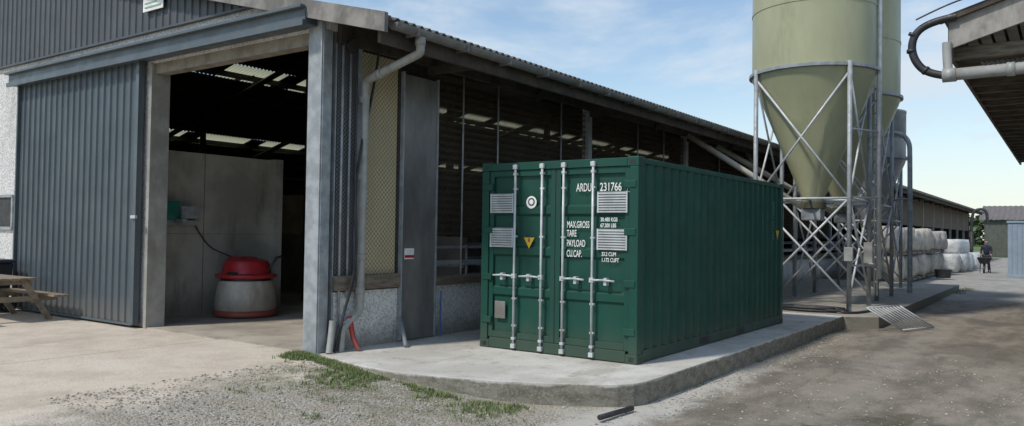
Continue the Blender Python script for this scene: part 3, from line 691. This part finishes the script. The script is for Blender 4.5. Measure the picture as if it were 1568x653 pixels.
# ------------------------------------------------------------------ RIGHT BUILDING
rbd=empty('farm_shed',(4,13,0))
ex,ey=-1.4,12.75; sl=.3
rz=lambda x: 4.93+(x-ex)*sl if x<5 else 4.93+(11.4-x)*sl
def corr_r(name,xa,xb):
    d=Vector((xb-xa,0,rz(xb)-rz(xa))); L=d.length; d.normalize(); n=Vector((-d.z,0,d.x)); n=n if n.z>0 else -n
    corr(name,(xa,ey-.12,rz(xa)),(0,1,0),d,n,20,L,.146,.045,'sine',fibre,rbd,True,.01)
corr_r('roof_left',ex-.06,5); corr_r('roof_right',11.4,5)
poly('bargeboard',[(ex,ey-.1,rz(ex)-.03),(5,ey-.1,rz(5)-.03),(5,ey-.1,rz(5)-.42),(ex,ey-.1,rz(ex)-.42)],mat('barge_grey',(.36,.34,.31),(.22,.205,.185),2.5,.9,0,.3,30,dirt=(.10,.095,.07),dirtamt=.7),.05,rbd)
poly('barge_capping',[(ex-.1,ey-.17,rz(ex-.1)+.06),(5,ey-.17,rz(5)+.06),(5,ey-.17,rz(5)-.03),(ex-.1,ey-.17,rz(ex-.1)-.03)],timberdk,.06,rbd)
boxes('eave_fascia',[((ex-.02,ey,4.42),(ex+.03,32.6,4.85))],timber,rbd)
boxes('rafter_tails',[((ex+.031,y,4.42),(ex+1.3,y+.1,4.6)) for y in [13+.8*i for i in range(24)]],timber,rbd)
boxes('soffit_boards',[((ex+.03+.16*i,ey,4.62+.045*i),(ex+.03+.16*i+.13,32.5,4.64+.045*i)) for i in range(7)],mat('soffit',(.34,.32,.29),(.24,.225,.2),3,.9),rbd)
boxes('walls',[((-.2,13.3,0),(.05,32.4,4.9)),((10,13.3,0),(10.2,32.4,4.9)),((.05,32.2,0),(10,32.4,4.9))],pebw,rbd)
poly('gable_wall',[(-.2,13.05,0),(10.2,13.05,0),(10.2,13.05,5.1),(5,13.05,6.6),(-.2,13.05,5.1)],pebw,.24,rbd)
tubes('cross_pipe',[((-1.45,12.6,4.13),(1.5,12.6,4.16))],.085,pvc,rbd,16)
tubes('pipe_collars',[((-1.47,12.6,4.13),(-1.30,12.6,4.13)),((-.7,12.6,4.137),(-.6,12.6,4.137))],.10,pvc,rbd,16)
hose('end_drop_pipe',[(-1.42,12.62,4.6),(-1.42,12.62,4.4),(-1.40,12.6,4.2)],.06,pvc,rbd)
hose('black_bend_hose',[(-1.30,12.6,4.95),(-1.55,12.6,4.93),(-1.80,12.6,4.82),(-1.88,12.6,4.6),(-1.82,12.6,4.36),(-1.66,12.6,4.18),(-1.45,12.6,4.13)],.055,black,rbd)
tubes('hose_ribs',[((-1.84,12.6,4.78),(-1.86,12.6,4.74)),((-1.87,12.6,4.55),(-1.87,12.6,4.5)),((-1.7,12.6,4.24),(-1.67,12.6,4.21))],.065,black,rbd,12)
corr('gutter_guard',(-1.0,12.53,4.25),(1,0,0),(0,1,0),(0,0,1),2.2,.3,.06,.03,'sine',galv,rbd)
hose('loose_cable',[(-1.8,12.5,4.95),(-1.4,12.5,5.12),(-1.0,12.5,5.2),(-.5,12.5,5.42),(.2,12.5,5.55)],.012,black,rbd)
# ------------------------------------------------------------------ distant things
def bags(name,lst,m):
    e=empty(name,lst[0][0]); 
    for i,(c,w,d,h) in enumerate(lst):
        bm=bmesh.new(); bmesh.ops.create_cube(bm,size=1); bmesh.ops.subdivide_edges(bm,edges=bm.edges[:],cuts=4,use_grid_fill=True)
        for v_ in bm.verts:
            p=v_.co.copy(); k=1+.12*(1-(2*p.z)**2)
            q=Vector((p.x*k*w,p.y*k*d,(p.z+.5)*h)); 
            L=math.hypot(p.x,p.y); 
            if L>.58: q.x*=.58/L; q.y*=.58/L
            q+=Vector((1,1,.6))*.07*mn.noise(Vector((p.x*3+i*7,p.y*3,p.z*3)))
            v_.co=q+Vector(c)
        me=bpy.data.meshes.new('bag'); bm.to_mesh(me); bm.free(); finish('bag_%d'%i,me,m,e,True)
    return e
L=[]
y=33.5
while y<47:
    for lv in range(2): L.append(((-6.0+random.uniform(-.15,.15),y,.14+lv*1.12),1.15,1.2,.98*random.uniform(.88,1.03)))
    y+=1.3
e=bags('bulk_bags',L,bagm)
boxes('pallets',[((-6.6,33+i*1.3,.02),(-5.4,33+i*1.3+1.1,.13)) for i in range(11)]+[((-6.6,33+i*1.3,1.13),(-5.4,33+i*1.3+1.1,1.25)) for i in range(11)],timber,e)
L=[((-5.5+random.uniform(-.4,.4),50+i*1.1,.02),1.1,1.1,.95) for i in range(8)]+[((-5.5,51+i*1.2,.97),1.,1.,.8) for i in range(4)]
bags('wrapped_bales',L,bagw)
tb=empty('black_tub',(-4.75,41,.02)); lathe('tub',(-4.75,41,.02),[(.01,0),(.3,0),(.36,.35),(.38,.35),(.38,.38),(.34,.38),(.28,.04),(.01,.04)],black,tb,24)
cb=empty('site_cabin',(-1.2,46,0)); cbm=mat('blue_grey_panel',(.26,.32,.38),(.22,.275,.33),2,.5)
corr('front',(-2.4,44,.15),(1,0,0),(0,0,1),(0,-1,0),2.4,2.4,.2,.02,'rib',cbm,cb)
boxes('shell',[((-2.4,44.01,.1),(0,50,2.6)),((-2.45,43.95,2.6),(.05,50.05,2.7)),((-2.45,43.95,.0),(.05,50.05,.15))],cbm,cb,.01)
boxes('door_trim',[((-2.42,45,.2),(-2.401,45.9,2.2))],galv,cb)
bs=empty('distant_shed',(0,100,0))
corr('roof',(-8,98,3.9),(1,0,0),Vector((0,.95,.3)),(0,-.3,.95),24,5.5,.5,.06,'sine',mat('grey_brown_roof',(.17,.15,.14)),bs)
boxes('walls',[((-7.5,98.4,0),(15.5,98.6,3.85))],mat('shed_wall',(.10,.11,.09)),bs)
boxes('white_gate',[((-4,96,.6),(1,96.05,.7)),((-4,96,1.1),(1,96.05,1.2)),((-4,96,0),(-3.9,96.05,1.3)),((.9,96,0),(1,96.05,1.3))],white,bs)
lp=empty('bent_overflow_pipe',(-4.6,60,0)); hose('pipe',[(-5.3,60,2.2),(-5.3,60,3.3),(-5.1,60,3.75),(-4.6,60,3.8),(-4.4,60,3.5),(-4.4,60,2.8)],.09,dark,lp); tubes('post',[((-5.3,60,0),(-5.3,60,2.3))],.11,dark,lp)
def leafmass(name,boxes3,n,size,m):
    vs=[];fs=[]
    for i in range(n):
        x0,x1,y0,y1,hb=random.choice(boxes3)
        x=random.uniform(x0,x1); y=random.uniform(y0,y1)
        hm=hb*(.72+.45*mn.noise(Vector((x*.07,y*.05,1)))+.25*mn.noise(Vector((x*.3,0,5))))
        z=hm*(1-random.random()**2.2*.95) if random.random()<.8 else random.uniform(0,hm)
        s=size*random.uniform(.5,1.3); d=Vector((random.gauss(0,1),random.gauss(0,1),random.gauss(0,1))).normalized(); u=d.orthogonal().normalized(); w=d.cross(u); o=len(vs); c=Vector((x,y,z))
        vs+=[c+u*s,c+w*s*.6,c-u*s,c-w*s*.6]; fs.append((o,o+1,o+2,o+3))
    me=bpy.data.meshes.new(name); me.from_pydata(vs,[],fs); finish(name,me,m)
lf,nt,b=newmat('distant_foliage'); g=nd(nt,'ShaderNodeNewGeometry')
lk(nt,mix(nt,g.outputs['Random Per Island'],(.05,.085,.04),(.11,.15,.075)),b.inputs['Base Color']); b.inputs['Roughness'].default_value=.8
leafmass('distant_tree_line',[(-140,140,235,262,12)],26000,1.0,lf)
leafmass('hedge',[(-8,30,110,113,2.6)],6000,.28,lf)
# ------------------------------------------------------------------ PERSON with wheelbarrow
pe=empty('farm_worker',(-3.75,50.5,0)); px,py=-3.75,50.5
def skin(name,verts,edges,radii,m,parent,root=0):
    me=bpy.data.meshes.new(name); me.from_pydata([(px+v[0],py+v[1],v[2]) for v in verts],edges,[])
    ob=finish(name,me,m,parent); ob.modifiers.new('sk','SKIN')
    for i,r in enumerate(radii):
        me.skin_vertices[0].data[i].radius=(r,r) if not isinstance(r,tuple) else r
    me.skin_vertices[0].data[root].use_root=True
    sb=ob.modifiers.new('ss','SUBSURF'); sb.levels=2; sb.render_levels=2; return ob
navy=mat('navy_overalls',(.018,.025,.05),(.012,.016,.035),6,.8)
skinm=mat('skin',(.45,.27,.20),rough=.5); hair=mat('hair',(.05,.03,.02),rough=.8)
skin('body',[(0,0,.95),(0,0,1.18),(0,-.02,1.40),(0,-.03,1.50),(.19,-.02,1.41),(.25,-.04,1.14),(.24,-.26,1.0),(-.19,-.02,1.41),(-.25,-.04,1.14),(-.24,-.26,1.0)],
 [(0,1),(1,2),(2,3),(2,4),(4,5),(5,6),(2,7),(7,8),(8,9)],[(.17,.13),(.16,.12),(.18,.12),.07,.075,.055,.04,.075,.055,.04],navy,pe)
skin('trousers',[(0,0,.95),(.10,0,.88),(.11,-.05,.5),(.11,.0,.1),(-.10,0,.88),(-.11,.10,.5),(-.11,.2,.1)],[(0,1),(1,2),(2,3),(0,4),(4,5),(5,6)],[.15,.11,.075,.055,.11,.075,.055],navy,pe)
skin('boots',[(.11,.02,.07),(.11,-.16,.045),(-.11,.22,.07),(-.11,.04,.045)],[(0,1),(2,3)],[.055,.045,.055,.045],black,pe)
skin('head',[(0,-.03,1.50),(0,-.04,1.58),(0,-.05,1.66),(0,-.05,1.73)],[(0,1),(1,2),(2,3)],[.055,.06,.095,.085],skinm,pe)
skin('hair_cap',[(0,-.02,1.70),(0,-.02,1.76)],[(0,1)],[.10,.085],hair,pe)
for sgn in (1,-1):
    vv=[(.24*sgn,-.26,1.0),(.24*sgn,-.33,.97)]; ee=[(0,1)]; rr=[.035,.038]
    for k in range(4):
        o=len(vv); xx=.24*sgn+(-.027+.018*k); vv+=[(xx,-.38,.965),(xx,-.40,.935)]; ee+=[(1,o),(o,o+1)]; rr+=[.01,.009]
    o=len(vv); vv+=[(.24*sgn-.04*sgn,-.35,.95)]; ee+=[(1,o)]; rr+=[.011]
    skin('hand_%s'%('r' if sgn>0 else 'l'),vv,ee,rr,skinm,pe)
wb=empty('wheelbarrow',(-3.75,49.6,0))
tubes('handles',[((px+.24*s_,py-.42,.93),(px+.16*s_,py-1.5,.35)) for s_ in (1,-1)]+[((px+.2*s_,py-.8,.7),(px+.25*s_,py-.75,.0)) for s_ in (1,-1)],.02,dark,wb)
w=lathe('wheel',(0,0,0),[(.1,-.04),(.2,-.04),(.2,.04),(.1,.04),(.1,-.04)],black,wb,24)
w.data.transform(Matrix.Translation((px,py-1.5,.2))@Matrix.Rotation(math.radians(90),4,'Y'))
bmn=bmesh.new(); bmesh.ops.create_cube(bmn,size=1)
for v_ in bmn.verts:
    k=1. if v_.co.z>0 else .6
    v_.co=Vector((px+v_.co.x*.68*k,py-1.1+v_.co.y*.95*k,.5+(v_.co.z+.5)*.34))
mm=bpy.data.meshes.new('tray'); bmn.to_mesh(mm); bmn.free(); finish('tray',mm,dark,wb,bevel=.03)
# ------------------------------------------------------------------ WORLD & LIGHT
SUN_EL,SUN_AZ=52,200     # azimuth clockwise from +Y : sun stands behind-left of the camera
w=bpy.data.worlds.new('World'); S.world=w; w.use_nodes=True; nt=w.node_tree
bg=nt.nodes['Background']
sky=nd(nt,'ShaderNodeTexSky',sky_type='NISHITA'); sky.sun_disc=False; sky.sun_elevation=math.radians(SUN_EL); sky.sun_rotation=math.radians(SUN_AZ)
sky.air_density=1.2; sky.dust_density=.4; sky.ozone_density=1.6
tc=nd(nt,'ShaderNodeTexCoord'); mp=nd(nt,'ShaderNodeMapping'); lk(nt,tc.outputs['Generated'],mp.inputs[0]); mp.inputs['Scale'].default_value=(1,1,3.6); mp.inputs['Location'].default_value=(.35,.6,.15)
cn=noise(nt,mp.outputs[0],2.6,10,.58,.3); f=mapr(nt,cn,.45,.68,0,.95)
sp=nd(nt,'ShaderNodeSeparateXYZ'); lk(nt,tc.outputs['Generated'],sp.inputs[0])
hz=mapr(nt,sp.outputs[2],.0,.22,.55,.0)
f=math_(nt,'MAXIMUM',f,hz)
lk(nt,mix(nt,f,sky.outputs[0],(4.7,5.3,5.9)),bg.inputs[0]); bg.inputs[1].default_value=.15
sd=bpy.data.lights.new('sun','SUN'); sd.energy=3.0; sd.angle=math.radians(5); sd.color=(1,.95,.875)
so=bpy.data.objects.new('sun',sd); COL.objects.link(so)
az=math.radians(SUN_AZ); el=math.radians(SUN_EL)
dirv=Vector((math.sin(az)*math.cos(el),math.cos(az)*math.cos(el),math.sin(el)))
so.rotation_euler=dirv.to_track_quat('Z','Y').to_euler(); so.location=(0,0,30)
# ------------------------------------------------------------------ CAMERA
cd=bpy.data.cameras.new('camera'); cd.sensor_width=36; cd.lens=36*1207/1568; cd.clip_end=4000
co=bpy.data.objects.new('camera',cd); COL.objects.link(co); S.camera=co
yaw=math.radians(35.3); pit=math.radians(1.39); rol=math.radians(.85)
fw=Vector((-math.sin(yaw)*math.cos(pit),math.cos(yaw)*math.cos(pit),math.sin(pit)))
rt=Vector((math.cos(yaw),math.sin(yaw),0)); up=rt.cross(fw)
r2=rt*math.cos(rol)+up*math.sin(rol); u2=up*math.cos(rol)-rt*math.sin(rol)
M=Matrix((r2,u2,-fw)).transposed().to_4x4(); M.translation=Vector((0,0,1.82)); co.matrix_world=M
S.view_settings.view_transform='Standard'; S.view_settings.look='None'; S.view_settings.exposure=0
